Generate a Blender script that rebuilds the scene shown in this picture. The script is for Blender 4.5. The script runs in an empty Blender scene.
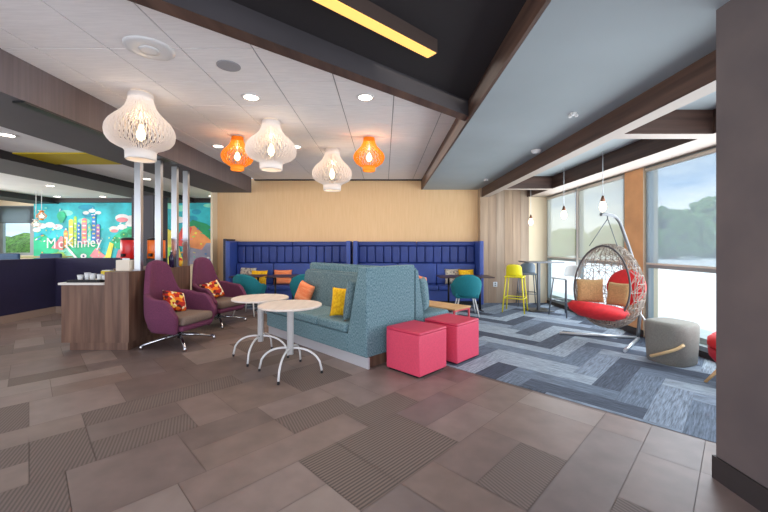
import bpy, bmesh, math, random
from mathutils import Vector, Matrix
random.seed(7)
C = bpy.context.scene.collection
sc = bpy.context.scene
PI = math.pi
def lin(c):
    return tuple(((v/255)/12.92 if v/255 <= .04045 else (((v/255)+.055)/1.055)**2.4) for v in c) + (1,)

# ------------------------------------------------------------------ camera
cam = bpy.data.objects.new('camera', bpy.data.cameras.new('camera')); C.objects.link(cam)
cam.location = (0, 0, 1.4); cam.rotation_euler = (PI/2, 0, 0)
cam.data.sensor_width = 36; cam.data.lens = 36*355/768
cam.data.shift_y = -10/768; cam.data.clip_start = .05; cam.data.clip_end = 300
sc.camera = cam
# ------------------------------------------------------------------ world and exposure
w = bpy.data.worlds.new('sky'); sc.world = w; w.use_nodes = True
nt = w.node_tree; nt.nodes.clear()
wo = nt.nodes.new('ShaderNodeOutputWorld'); bg = nt.nodes.new('ShaderNodeBackground')
tc = nt.nodes.new('ShaderNodeTexCoord'); sep = nt.nodes.new('ShaderNodeSeparateXYZ')
nz = nt.nodes.new('ShaderNodeTexNoise'); nz.inputs['Scale'].default_value = 3.5; nz.inputs['Detail'].default_value = 6
mp = nt.nodes.new('ShaderNodeMapping'); mp.inputs['Scale'].default_value = (1, 1, 3)
cr = nt.nodes.new('ShaderNodeValToRGB'); cr.color_ramp.elements[0].position = .42; cr.color_ramp.elements[0].color = lin((138, 168, 210))
cr.color_ramp.elements[1].position = .62; cr.color_ramp.elements[1].color = lin((222, 228, 236))
L = nt.links.new
L(tc.outputs['Generated'], mp.inputs['Vector']); L(mp.outputs[0], nz.inputs['Vector']); L(nz.outputs['Fac'], cr.inputs['Fac'])
L(cr.outputs[0], bg.inputs['Color']); L(bg.outputs[0], wo.inputs['Surface'])
bg.inputs['Strength'].default_value = 2.0
sun = bpy.data.objects.new('sun', bpy.data.lights.new('sun', 'SUN')); C.objects.link(sun)
sun.data.energy = 2.2; sun.data.angle = math.radians(4); sun.data.color = (1, .96, .9)
sun.rotation_euler = (math.radians(38), 0, math.radians(150))
def area(name, loc, size, energy, col=(1, .93, .84), size_y=None, rot=(0, 0, 0)):
    l = bpy.data.lights.new(name, 'AREA'); l.energy = energy; l.size = size; l.color = col
    if size_y: l.shape = 'RECTANGLE'; l.size_y = size_y
    o = bpy.data.objects.new(name, l); o.location = loc; o.rotation_euler = rot; C.objects.link(o); return o
area('daylight_through_windows', (3.93, 4.8, 1.45), 2.2, 165, (.88, .94, 1), 7.0, (0, math.radians(90), 0))
area('hall_fill_light', (-11.5, 5.5, 1.7), 1.6, 300, (.95, .97, 1), 7.0, (0, math.radians(-95), 0))  # added fill lamp to brighten the hall ceiling; this wall has no window
area('room_ceiling_light', (-1.0, 5.6, 3.0), 3.8, 45, (1, .9, .8), 5.0)
area('hall_ceiling_light', (-6.2, 5.5, 2.68), 2.0, 80, (1, .94, .88), 7.0)
area('rear_fill_light', (-2.5, -1.9, 1.5), 12.0, 210, (.98, .97, 1), 2.6, (math.radians(96), 0, 0))  # added fill lamp behind the camera, lifts the ceiling and frontal surfaces
vs = sc.view_settings
vs.view_transform = 'Standard'; vs.look = 'None'; vs.gamma = 1; vs.use_curve_mapping = False; vs.exposure = 0.35

# ------------------------------------------------------------------ materials
MC = {}
def mat(name, col, rough=.6, metal=0, var=0, scale=(8, 8, 8), col2=None, bump=0, emit=0, detail=3, coord='Object', alpha=1, coat=0, trans=0, lo=.3, hi=.7):
    if name in MC: return MC[name]
    m = bpy.data.materials.new(name); m.use_nodes = True; n = m.node_tree.nodes; l = m.node_tree.links.new
    b = n['Principled BSDF']; c = lin(col)
    b.inputs['Base Color'].default_value = c; b.inputs['Roughness'].default_value = rough; b.inputs['Metallic'].default_value = metal
    b.inputs['Coat Weight'].default_value = coat; b.inputs['Transmission Weight'].default_value = trans; b.inputs['Alpha'].default_value = alpha
    if var or col2 or bump:
        t = n.new('ShaderNodeTexCoord'); mp = n.new('ShaderNodeMapping'); mp.inputs['Scale'].default_value = scale
        nz = n.new('ShaderNodeTexNoise'); nz.inputs['Scale'].default_value = 1; nz.inputs['Detail'].default_value = detail
        l(t.outputs[coord], mp.inputs['Vector']); l(mp.outputs[0], nz.inputs['Vector'])
        if not col2: col2 = tuple(min(255, v*(1+var)) for v in col); c = lin(tuple(v*(1-var) for v in col))
        r = n.new('ShaderNodeValToRGB'); r.color_ramp.elements[0].position = lo; r.color_ramp.elements[1].position = hi
        r.color_ramp.elements[0].color = c; r.color_ramp.elements[1].color = lin(col2)
        l(nz.outputs['Fac'], r.inputs['Fac']); l(r.outputs[0], b.inputs['Base Color'])
        if bump:
            bp = n.new('ShaderNodeBump'); bp.inputs['Strength'].default_value = bump; bp.inputs['Distance'].default_value = .01
            l(nz.outputs['Fac'], bp.inputs['Height']); l(bp.outputs[0], b.inputs['Normal'])
    if emit:
        b.inputs['Emission Color'].default_value = lin(col); b.inputs['Emission Strength'].default_value = emit
    MC[name] = m; return m
def ribbed(name, c1, c2, ang, scale, rough=.6):
    m = bpy.data.materials.new(name); m.use_nodes = True; n = m.node_tree.nodes; l = m.node_tree.links.new
    b = n['Principled BSDF']; b.inputs['Roughness'].default_value = rough
    t = n.new('ShaderNodeTexCoord'); mp = n.new('ShaderNodeMapping'); mp.inputs['Rotation'].default_value = (0, 0, ang)
    wv = n.new('ShaderNodeTexWave'); wv.inputs['Scale'].default_value = scale; wv.inputs['Distortion'].default_value = .6; wv.inputs['Detail'].default_value = 2
    r = n.new('ShaderNodeValToRGB'); r.color_ramp.elements[0].color = lin(c1); r.color_ramp.elements[1].color = lin(c2)
    r.color_ramp.elements[0].position = .25; r.color_ramp.elements[1].position = .75
    l(t.outputs['Object'], mp.inputs['Vector']); l(mp.outputs[0], wv.inputs['Vector']); l(wv.outputs['Fac'], r.inputs['Fac']); l(r.outputs[0], b.inputs['Base Color'])
    return m
def woodgrain(name, c1, c2, scale, rough=.5):
    return mat(name, c1, rough, col2=c2, scale=scale, detail=5)
M = {}
M['steel'] = mat('brushed steel', (190, 190, 192), .3, .9)
M['chrome'] = mat('polished chrome', (215, 215, 218), .15, 1)
M['black'] = mat('black metal', (28, 28, 31), .4, .3)
M['white_metal'] = mat('white powder coat', (222, 220, 218), .35)
M['pale_top'] = mat('pale laminate', (216, 203, 192), .4, var=.05, scale=(12, 3, 3))
M['teal_tweed'] = mat('teal tweed', (62, 98, 110), .95, col2=(132, 158, 163), scale=(150, 150, 45), detail=4, bump=.3, lo=.36, hi=.66)
M['teal_tweed_dark'] = mat('teal tweed back cushion', (66, 92, 100), .95, col2=(122, 143, 146), scale=(150, 150, 45), detail=4, bump=.3, lo=.36, hi=.66)
M['blue_vinyl'] = mat('royal blue vinyl', (48, 72, 146), .45, var=.06, scale=(3, 3, 3))
M['blue_dark'] = mat('dark blue vinyl', (38, 58, 126), .5, var=.06, scale=(3, 3, 3))
M['pink'] = mat('raspberry vinyl', (216, 70, 98), .5, var=.03, scale=(60, 60, 60), bump=.05)
M['purple'] = mat('plum wool felt', (104, 50, 78), .95, var=.1, scale=(90, 90, 90), bump=.15)
M['taupe'] = mat('taupe wool felt', (124, 106, 96), .95, var=.08, scale=(90, 90, 90), bump=.15)
M['teal_felt'] = mat('teal upholstery', (18, 116, 126), .85, var=.06, scale=(60, 60, 60))
M['navy'] = mat('navy upholstery', (32, 26, 60), .7, var=.08, scale=(2, 2, 2))
M['orange_fab'] = mat('orange fabric', (232, 122, 72), .9, col2=(240, 150, 104), scale=(8, 8, 50), lo=.4, hi=.6)
M['yellow_fab'] = mat('mustard fabric', (222, 160, 10), .9, col2=(246, 196, 30), scale=(45, 45, 30), bump=.4, lo=.4, hi=.6)
M['white_pat'] = mat('cream patterned fabric', (206, 196, 176), .9, col2=(120, 110, 110), scale=(25, 25, 25), lo=.5, hi=.62)
M['tan_fab'] = mat('tan woven fabric', (186, 148, 100), .9, var=.1, scale=(60, 60, 60), bump=.3)
M['red_fab'] = mat('red cushion fabric', (214, 36, 42), .7, var=.05, scale=(20, 20, 20))
M['yellow_paint'] = mat('yellow lacquer', (226, 212, 18), .4)
M['grey_paint'] = mat('blue grey lacquer', (98, 112, 124), .5)
M['stool_white'] = mat('white plastic', (214, 218, 220), .4)
M['mid_metal'] = mat('grey tube metal', (104, 108, 114), .4, .5)
M['wall_beige'] = mat('beige wallcovering', (224, 184, 136), .8, col2=(232, 194, 148), scale=(40, 40, 2), detail=4)
M['walnut'] = woodgrain('walnut veneer', (86, 60, 48), (128, 96, 78), (14, 14, 1.0))
M['walnut_beam'] = woodgrain('walnut beam cladding', (58, 40, 34), (98, 72, 60), (9, .7, 14))
M['walnut_cross'] = woodgrain('walnut beam cladding crosswise', (58, 40, 34), (98, 72, 60), (.7, 9, 14))
M['wood_wall'] = woodgrain('weathered wood planks', (146, 120, 96), (184, 158, 130), (9, 9, .5))
M['oak'] = woodgrain('light oak', (196, 152, 100), (216, 176, 126), (12, 2, 2))
M['dark_paint'] = mat('dark grey paint', (74, 71, 74), .7, var=.04, scale=(2, 2, 2))
M['soffit_dark'] = mat('charcoal soffit paint', (88, 84, 86), .7, var=.03, scale=(2, 2, 2))
M['soffit_grey'] = mat('blue grey soffit paint', (156, 166, 169), .75, var=.03, scale=(1, 1, 1))
M['black_paint'] = mat('black ceiling paint', (34, 29, 31), .8, var=.05, scale=(1, 1, 1))
M['beam_black'] = mat('dark beam paint', (56, 52, 55), .7, var=.05, scale=(2, 2, 2))
M['white_ceiling'] = mat('white ceiling paint', (230, 229, 228), .8, var=.02, scale=(2, 2, 2))
M['grid'] = mat('ceiling grid', (150, 146, 144), .6)
M['pale_trim'] = mat('pale trim', (212, 204, 192), .6)
M['orange_paint'] = mat('ochre painted pillar', (216, 160, 112), .7, var=.05, scale=(3, 3, 3))
M['cream_paint'] = mat('cream paint', (226, 208, 178), .7)
M['column_brown'] = mat('dark taupe column paint', (92, 82, 82), .8, col2=(104, 92, 90), scale=(3, 3, 3))
M['base_dark'] = mat('dark baseboard', (52, 46, 46), .6)
M['frame'] = mat('aluminium window frame', (150, 158, 160), .4, .4)
M['frame_dark'] = mat('dark aluminium frame', (96, 104, 108), .4, .4)
M['yellow_panel'] = mat('yellow ceiling paint', (196, 172, 20), .7)
M['bulb'] = mat('warm bulb', (255, 226, 170), .4, emit=6)
M['downlight'] = mat('downlight lens', (255, 244, 224), .4, emit=6)
M['strip'] = mat('amber linear lens', (255, 196, 104), .4, emit=.8)

# ------------------------------------------------------------------ mesh helpers
def nb(): return bmesh.new()
def box(bm, x0, x1, y0, y1, z0, z1, bev=0, seg=2, mi=0):
    r = bmesh.ops.create_cube(bm, size=1); vs_ = r['verts']
    for v in vs_: v.co = Vector((x0+(v.co.x+.5)*(x1-x0), y0+(v.co.y+.5)*(y1-y0), z0+(v.co.z+.5)*(z1-z0)))
    fs = set(f for v in vs_ for f in v.link_faces)
    for f in fs: f.material_index = mi
    if bev:
        es = list(set(e for v in vs_ for e in v.link_edges))
        rr = bmesh.ops.bevel(bm, geom=es, offset=bev, segments=seg, profile=.5, affect='EDGES')
        for f in rr['faces']: f.material_index = mi; f.smooth = True
    return bm
def tube(bm, pts, r, n=8, mi=0, closed=False, rr=None):
    pts = [Vector(p) for p in pts]; rings = []
    up = None
    for i, p in enumerate(pts):
        if closed: d = pts[(i+1) % len(pts)]-pts[i-1]
        else: d = (pts[min(i+1, len(pts)-1)]-pts[max(i-1, 0)])
        d.normalize()
        if up is None: up = Vector((0, 0, 1)) if abs(d.z) < .9 else Vector((1, 0, 0))
        a = d.cross(up).normalized(); b = a.cross(d).normalized(); up = b
        rad = rr[i] if rr else r
        rings.append([bm.verts.new(p+a*math.cos(2*PI*k/n)*rad+b*math.sin(2*PI*k/n)*rad) for k in range(n)])
    m = len(rings)
    for i in range(m if closed else m-1):
        q = rings[(i+1) % m]
        for k in range(n):
            f = bm.faces.new((rings[i][k], rings[i][(k+1) % n], q[(k+1) % n], q[k])); f.smooth = n > 4; f.material_index = mi
    if not closed:
        for rg, rev in ((rings[0], True), (rings[-1], False)):
            f = bm.faces.new(rg[::-1] if not rev else rg); f.material_index = mi
    return bm
def lathe(bm, prof, cx=0, cy=0, n=32, mi=0, smooth=True, sx=1, sy=1, cap=True):
    rings = [[bm.verts.new((cx+r*sx*math.cos(2*PI*k/n), cy+r*sy*math.sin(2*PI*k/n), z)) for k in range(n)] for r, z in prof]
    for a, b in zip(rings, rings[1:]):
        for k in range(n):
            f = bm.faces.new((a[k], a[(k+1) % n], b[(k+1) % n], b[k])); f.smooth = smooth; f.material_index = mi
    if cap:
        f = bm.faces.new(rings[0][::-1]); f.material_index = mi
        f = bm.faces.new(rings[-1]); f.material_index = mi
    return bm
def prism(bm, poly, z0, z1, mi=0):
    a = [bm.verts.new((x, y, z0)) for x, y in poly]; b = [bm.verts.new((x, y, z1)) for x, y in poly]
    n = len(poly)
    for k in range(n): bm.faces.new((a[k], a[(k+1) % n], b[(k+1) % n], b[k])).material_index = mi
    bm.faces.new(a[::-1]).material_index = mi; bm.faces.new(b).material_index = mi
    return bm
def prism_yz(bm, poly, x0, x1, mi=0):      # outline in (y, z), extruded along x
    a = [bm.verts.new((x0, y, z)) for y, z in poly]; b = [bm.verts.new((x1, y, z)) for y, z in poly]
    n = len(poly); fs = []
    for k in range(n): fs.append(bm.faces.new((a[k], a[(k+1) % n], b[(k+1) % n], b[k])))
    fs += [bm.faces.new(a[::-1]), bm.faces.new(b)]
    for f in fs: f.material_index = mi
    return bm
def obj(name, bm, m, parent=None, loc=None, rz=0, recalc=True):
    if recalc: bmesh.ops.recalc_face_normals(bm, faces=bm.faces)
    me = bpy.data.meshes.new(name); bm.to_mesh(me); bm.free()
    for x in (m if isinstance(m, (list, tuple)) else [m]): me.materials.append(x)
    o = bpy.data.objects.new(name, me); C.objects.link(o)
    if parent: o.parent = parent
    if loc: o.location = loc
    if rz: o.rotation_euler.z = rz
    return o
def tag(o, label, cat, group=None):
    o['label'] = label; o['category'] = cat
    if group: o['group'] = group
    return o
def thing(name, label, cat, loc=(0, 0, 0), rz=0, group=None):
    o = bpy.data.objects.new(name, None); C.objects.link(o); o.empty_display_size = .1
    o.location = loc; o.rotation_euler = (0, 0, rz); return tag(o, label, cat, group)
def struct(name, bm, m, **k):
    o = obj(name, bm, m, **k); o['kind'] = 'structure'; return o
def kids(o): return list(o.children)
def dup(o, label, loc=None, rz=None, scale=None, group=None):
    c = o.copy(); C.objects.link(c)
    if label is not None: c['label'] = label
    if group: c['group'] = group
    if loc is not None: c.location = loc
    if rz is not None: c.rotation_euler.z = rz
    if scale: c.scale = scale
    for ch in kids(o):
        if ch.name == c.name: continue
        d = dup(ch, None); d.parent = c
    return c
def sm(o, sub=0, sol=0, off=0):
    if sol:
        s = o.modifiers.new('thickness', 'SOLIDIFY'); s.thickness = sol; s.offset = off
    if sub:
        s = o.modifiers.new('smooth', 'SUBSURF'); s.levels = sub; s.render_levels = sub
    for p in o.data.polygons: p.use_smooth = True
    return o

# ================================================================== FLOOR
S2 = math.sqrt(.5)
def uv(a, b): return (S2*(a-b), S2*(a+b))      # a: towards right-back, b: towards left-back
tile_cols = [(114, 97, 92), (121, 103, 97), (106, 90, 85), (126, 109, 104), (117, 99, 92), (108, 94, 91)]
tmats = [mat('porcelain tile %d' % i, c, .42, var=.07, scale=(5, 5, 5), detail=6) for i, c in enumerate(tile_cols)]
tmats.append(mat('pale porcelain tile', (132, 117, 111), .42, var=.05, scale=(5, 5, 5), detail=6))
tmats.append(ribbed('ribbed porcelain tile', (80, 68, 63), (118, 102, 94), PI/4, 13))
tmats.append(ribbed('woven porcelain tile', (88, 75, 70), (113, 97, 91), -PI/4+.3, 14))
tmats.append(mat('grout', (112, 100, 95), .9))
bm = nb(); U = .62; g = .0018
def trect(a0, a1, b0, b1, mi):
    vs_ = [bm.verts.new((*uv(a, b), 0)) for a, b in ((a0+g, b0+g), (a1-g, b0+g), (a1-g, b1-g), (a0+g, b1-g))]
    bm.faces.new(vs_).material_index = mi
rnd = random.Random(11)
def pick():
    r = rnd.random()
    return 6 if r < .1 else 7 if r < .15 else 8 if r < .27 else rnd.randrange(6)
b = -6*U - .14
row = 0
while b < 16*U:
    h = U if row % 3 != 2 else U/2
    a = -12*U + rnd.choice((0, .31, .155, .47))
    while a < 16*U:
        k = rnd.random()
        if h < .5: wd = U*2 if k < .25 else U; trect(a, a+wd, b, b+h, pick()); a += wd
        elif k < .38: trect(a, a+U, b, b+h, pick()); a += U
        elif k < .7: trect(a, a+U, b, b+h/2, pick()); trect(a, a+U, b+h/2, b+h, pick()); a += U
        else: trect(a, a+U/2, b, b+h, pick()); a += U/2
    b += h; row += 1
def bis(bm, co, no):
    bmesh.ops.bisect_plane(bm, geom=bm.verts[:]+bm.edges[:]+bm.faces[:], plane_co=co, plane_no=no, clear_outer=True)
bis(bm, (4.88, 0, 0), (1, 1, 0)); bis(bm, (0, -1.4, 0), (0, -1, 0)); bis(bm, (0, 10.6, 0), (0, 1, 0)); bis(bm, (-11.6, 0, 0), (-1, 0, 0))
struct('floor', bm, tmats)
bm = nb(); box(bm, -11.7, 4.1, -1.4, 10.7, -.12, -.004); struct('floor', bm, tmats[-1])
# carpet: herringbone planks .25 x 1
ccols = [(70, 79, 94), (140, 152, 164), (98, 110, 126), (56, 64, 80), (122, 134, 149), (84, 95, 112)]
cm = [mat('carpet plank %d' % i, tuple(v*.86 for v in c), .98, col2=tuple(min(255, v*1.16) for v in c), scale=((60, 6, 10) if False else (26, 26, 26)), detail=5, bump=.3) for i, c in enumerate(ccols)]
def cmat(i, horiz):
    c = ccols[i]; m = bpy.data.materials.new('striated carpet %d %d' % (i, horiz)); m.use_nodes = True; n = m.node_tree.nodes; l = m.node_tree.links.new
    b = n['Principled BSDF']; b.inputs['Roughness'].default_value = .98
    t = n.new('ShaderNodeTexCoord'); mp = n.new('ShaderNodeMapping'); mp.inputs['Rotation'].default_value = (0, 0, -PI/4)
    m2 = n.new('ShaderNodeMapping'); m2.inputs['Scale'].default_value = (5, 70, 1) if horiz else (70, 5, 1)
    nz = n.new('ShaderNodeTexNoise'); nz.inputs['Scale'].default_value = 1; nz.inputs['Detail'].default_value = 4; nz.inputs['Roughness'].default_value = .7
    r = n.new('ShaderNodeValToRGB'); r.color_ramp.elements[0].position = .32; r.color_ramp.elements[1].position = .68
    r.color_ramp.elements[0].color = lin(tuple(v*.66 for v in c)); r.color_ramp.elements[1].color = lin(tuple(min(255, v*1.22) for v in c))
    l(t.outputs['Object'], mp.inputs['Vector']); l(mp.outputs[0], m2.inputs['Vector']); l(m2.outputs[0], nz.inputs['Vector']); l(nz.outputs['Fac'], r.inputs['Fac']); l(r.outputs[0], b.inputs['Base Color'])
    return m
cms = [cmat(i, 0) for i in range(6)]+[cmat(i, 1) for i in range(6)]
bm = nb(); q = .25; rc = random.Random(5)
def crect(x0, x1, y0, y1, mi):
    e = .0012
    vs_ = [bm.verts.new((*uv(a*q, b_*q-1.2), .003)) for a, b_ in ((x0+e, y0+e), (x1-e, y0+e), (x1-e, y1-e), (x0+e, y1-e))]
    bm.faces.new(vs_).material_index = mi
for mrow in range(-9, 12):
    for k in range(-50, 60):
        x = k+8*mrow; y = k
        if not (-4 < x*q < 13 and -6 < y*q-1.2 < 12): continue
        zz = k+4*mrow; i = (0, 1, 4, 2, 3, 1, 5, 4)[zz % 8] if rc.random() < .62 else rc.randrange(6)
        crect(x, x+4, y, y+1, i+6)
        crect(x+4, x+5, y-3, y+1, i if rc.random() < .45 else (0, 1, 2, 3, 4, 5, 1, 4)[rc.randrange(8)])
bis(bm, (4.88, 0, 0), (-1, -1, 0)); bis(bm, (4.02, 0, 0), (1, 0, 0)); bis(bm, (0, 8.95, 0), (0, 1, 0)); bis(bm, (0, -1.4, 0), (0, -1, 0))
struct('floor', bm, cms)

# ================================================================== CEILING
cgrid_x = [-1.11+.61*k for k in range(-5, 5)]; cgrid_y = [3.0+.61*k for k in range(-8, 12)]
bm = nb()
for i in range(-4, 5):
    for j in range(-8, 11):
        x0 = -1.11+.61*i; y0 = 3.0+.61*j; x1 = x0+.61; y1 = y0+.61
        x0 = max(x0, -3.25); x1 = min(x1, .95); y1 = min(y1, 8.95)
        if x1-x0 < .02 or y1-y0 < .02: continue
        box(bm, x0+.006, x1-.006, y0+.006, y1-.006, 3.07, 3.09)
struct('ceiling', bm, mat('acoustic ceiling tile', (238, 233, 230), .9, var=.02, scale=(6, 60, 6), bump=.1))
bm = nb(); box(bm, -3.25, .95, -1.4, 8.95, 3.078, 3.12); struct('ceiling', bm, M['grid'])
# black ceiling bay on the near side of the diagonal beam
D = Vector((.77, .637)).normalized(); N = Vector((D.y, -D.x)); P0 = Vector((-1.314, 2.092))
def dl(t, s): v = P0+D*t+N*s; return (v.x, v.y)
def xcut(x, s): t = (x-P0.x-N.x*s)/D.x; return t
bm = nb(); prism(bm, [(-3.25, -1.4), (.95, -1.4), dl(xcut(.95, 0), 0), dl(xcut(-3.25, 0), 0)], 3.02, 3.06); struct('ceiling', bm, M['black_paint'])
bm = nb(); prism(bm, [dl(xcut(.95, 0), 0), dl(xcut(-3.25, 0), 0), dl(xcut(-3.25, -.13), -.13), dl(xcut(.95, -.13), -.13)], 2.85, 3.07); o = struct('trim_1', bm, [M['beam_black'], M['walnut_beam']])
for p in o.data.polygons:
    if p.normal.z < -.9: p.material_index = 1
# grey soffit with walnut side
bm = nb(); box(bm, .97, 2.4, -1.4, 8.95, 2.82, 3.1); struct('ceiling', bm, M['soffit_grey'])
bm = nb(); box(bm, .94, .968, -1.4, 8.95, 2.82, 3.1); struct('trim_2', bm, M['walnut_beam'])
bm = nb(); box(bm, -3.25, .94, 8.88, 8.95, 3.045, 3.069); struct('trim_3', bm, M['base_dark'])
# walnut beams over the window bay
def beam(n, x0, x1, y0, y1, z0, z1, m):
    bm = nb(); box(bm, x0, x1, y0, y1, z0, z1); o = struct('trim_%d' % n, bm, [m, mat('daylight tinted beam underside', (168, 154, 142), .6)])  # window daylight on the beam undersides is put into this paler colour
    for p in o.data.polygons:
        if p.normal.z < -.9: p.material_index = 1
    return o
beam(4, 2.401, 2.57, .2, 8.72, 2.6, 3.0, M['walnut_beam'])
beam(5, 3.52, 4.1, .2, 8.72, 2.6, 3.0, M['walnut_beam'])
beam(6, 2.57, 3.52, 3.8, 3.98, 2.6, 2.86, M['walnut_cross'])
beam(7, 2.57, 3.52, 7.42, 7.6, 2.6, 2.86, M['walnut_cross'])
bm = nb(); box(bm, 2.57, 3.52, .2, 8.72, 2.86, 3.0); struct('ceiling', bm, M['soffit_grey'])
# left soffit
bm = nb(); box(bm, -4.2, -3.25, -1.4, 8.7, 2.71, 3.12)
o = struct('trim_8', bm, [M['soffit_dark'], mat('taupe soffit face', (104, 92, 92), .7, var=.06, scale=(2, 30, 1)), M['beam_black']])
for p in o.data.polygons:
    if p.normal.x > .9: p.material_index = 1
# hall ceiling on the left
bm = nb(); box(bm, -11.7, -4.2, -1.4, 10.7, 2.81, 2.95); struct('ceiling', bm, M['white_ceiling'])
bm = nb(); box(bm, -6.7, -5.6, -1.4, 10.6, 2.68, 2.809); o = struct('trim_9', bm, [M['soffit_dark'], M['black_paint']])
for p in o.data.polygons:
    if p.normal.x > .9: p.material_index = 1
bm = nb(); box(bm, -10.5, -9.7, -1.4, 10.6, 2.66, 2.809); struct('trim_10', bm, M['base_dark'])
bm = nb(); box(bm, -9.699, -4.25, 10.45, 10.6, 2.69, 2.809); struct('trim_11', bm, M['base_dark'])
bm = nb(); box(bm, -5.6, -4.2, 5.35, 6.05, 2.79, 2.809); struct('trim_12', bm, M['yellow_panel'])

# ================================================================== WALLS
bm = nb(); box(bm, -4.2, 2.5, 8.95, 9.1, 0, 3.1); struct('wall_back', bm, M['wall_beige'])
bm = nb(); box(bm, -4.25, -4.2, 8.7, 9.1, 0, 2.81); struct('trim_13', bm, M['cream_paint'])
# plank wall
bm = nb(); x = 2.36; k = 0
while x < 3.56:
    x1 = min(x+.2, 3.56); box(bm, x+.002, x1-.002, 8.72, 8.949, 0, 2.9, mi=k % 3); x = x1; k += 1
struct('wall_wood', bm, [M['wood_wall'], woodgrain('weathered wood planks dark', (132, 108, 88), (174, 148, 122), (9, 9, .5)), woodgrain('weathered wood planks grey', (138, 118, 98), (178, 156, 134), (9, 9, .5))])
bm = nb(); box(bm, 3.56, 4.1, 8.72, 8.9, 0, 2.9); struct('wall_right', bm, M['cream_paint'])
bm = nb(); box(bm, 3.97, 4.2, 5.44, 5.86, 0, 2.6); o = struct('wall_pillar', bm, [M['orange_paint'], M['cream_paint']])
for p in o.data.polygons:
    if p.normal.y < -.9: p.material_index = 1
bm = nb(); box(bm, 3.955, 3.97, 5.43, 5.86, 0.003, .11); struct('baseboard_pillar', bm, M['base_dark'])
bm = nb(); box(bm, 2.0, 2.39, .25, 2.138, 0, 3.01); struct('wall_column', bm, M['column_brown'])
bm = nb(); box(bm, 1.985, 2.0, .25, 2.15, 0, .136); box(bm, 2.0, 2.39, 2.138, 2.15, 0, .136); struct('baseboard_column', bm, M['base_dark'])
bm = nb(); box(bm, -11.7, -11.6, -1.4, 10.6, 0, 2.81); struct('wall_left', bm, M['cream_paint'])
bm = nb(); box(bm, -6.4, -5.85, 9.0, 9.6, 0, 2.68); struct('wall_core', bm, mat('charcoal column', (62, 60, 68), .7))
# windows on the right: frames, panes, roller blinds
glass = bpy.data.materials.new('window glass'); glass.use_nodes = True
n = glass.node_tree.nodes; l = glass.node_tree.links.new; n.clear()
o_ = n.new('ShaderNodeOutputMaterial'); t_ = n.new('ShaderNodeBsdfTransparent'); t_.inputs['Color'].default_value = (.93, .97, .96, 1)
g_ = n.new('ShaderNodeBsdfGlossy'); g_.inputs['Roughness'].default_value = .02; mx = n.new('ShaderNodeMixShader'); mx.inputs['Fac'].default_value = .04
l(t_.outputs[0], mx.inputs[1]); l(g_.outputs[0], mx.inputs[2]); l(mx.outputs[0], o_.inputs['Surface'])
def blind_mat(name, col, see):
    m = bpy.data.materials.new(name); m.use_nodes = True; n = m.node_tree.nodes; l = m.node_tree.links.new; n.clear()
    o_ = n.new('ShaderNodeOutputMaterial'); t_ = n.new('ShaderNodeBsdfTransparent'); d_ = n.new('ShaderNodeBsdfDiffuse'); r_ = n.new('ShaderNodeBsdfTranslucent')
    for s in (d_, r_): s.inputs['Color'].default_value = lin(col)
    a = n.new('ShaderNodeMixShader'); a.inputs['Fac'].default_value = .7; l(d_.outputs[0], a.inputs[1]); l(r_.outputs[0], a.inputs[2])
    b_ = n.new('ShaderNodeMixShader'); b_.inputs['Fac'].default_value = see; l(a.outputs[0], b_.inputs[1]); l(t_.outputs[0], b_.inputs[2]); l(b_.outputs[0], o_.inputs['Surface'])
    return m
BL1 = blind_mat('roller blind dense mesh', (226, 218, 200), .48); BL2 = blind_mat('roller blind open mesh', (186, 192, 196), .6)
def window(i, y0, y1, blind):
    bm = nb(); f = .05; x0, x1 = 4.0, 4.08
    box(bm, x0, x1, y0, y0+f, .08, 2.6); box(bm, x0, x1, y1-f, y1, .08, 2.6); box(bm, x0, x1, y0+f, y1-f, .08, .14); box(bm, x0, x1, y0+f, y1-f, 2.55, 2.6)
    box(bm, x0, x1, y0+f, y1-f, 1.07, 1.12)
    fr = struct('window_%d' % i, bm, M['frame'])
    bm = nb(); box(bm, 4.035, 4.045, y0+f, y1-f, .14, 1.07); box(bm, 4.035, 4.045, y0+f, y1-f, 1.12, 2.55); obj('pane', bm, glass, fr)
    r = thing('roller_blind', blind[0], 'blind', (3.985, (y0+y1)/2, 1.12), 0, None)
    hw = (y1-y0)/2-.03
    bm = nb(); box(bm, -.001, .001, -hw, hw, .03, 1.4); obj('blind_fabric', bm, blind[1], r)
    bm = nb(); box(bm, -.012, .012, -hw, hw, 0, .03, .005); obj('bottom_rail', bm, M['tan_fab'] if False else M['pale_trim'], r)
    bm = nb(); tube(bm, [(0, -hw, 1.43), (0, hw, 1.43)], .03, 12); obj('roller', bm, M['pale_trim'], r)
window(1, 7.36, 8.7, ('beige roller blind on the window beside the wood plank wall', BL1))
window(2, 5.88, 7.3, ('roller blind on the window behind the egg chair, left of the ochre pillar', BL1))
window(3, 3.0, 5.42, ('wide sheer roller blind right of the ochre pillar, trees showing through', BL2))
window(4, .4, 2.95, ('sheer roller blind on the window hidden behind the dark column', BL2))
bm = nb(); box(bm, 3.99, 4.09, 7.3, 7.36, .0, 2.6); struct('trim_14', bm, M['white_metal'])
bm = nb(); box(bm, 3.99, 4.15, .2, 5.43, 0, .08); box(bm, 3.99, 4.15, 5.87, 8.7, 0, .08); struct('baseboard_window', bm, M['base_dark'])
bm = nb(); box(bm, 3.95, 4.2, .0, .4, 0, 2.9); box(bm, 3.99, 4.09, 2.95, 3.0, 0, 2.6); struct('wall_right_front', bm, M['cream_paint'])

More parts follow.
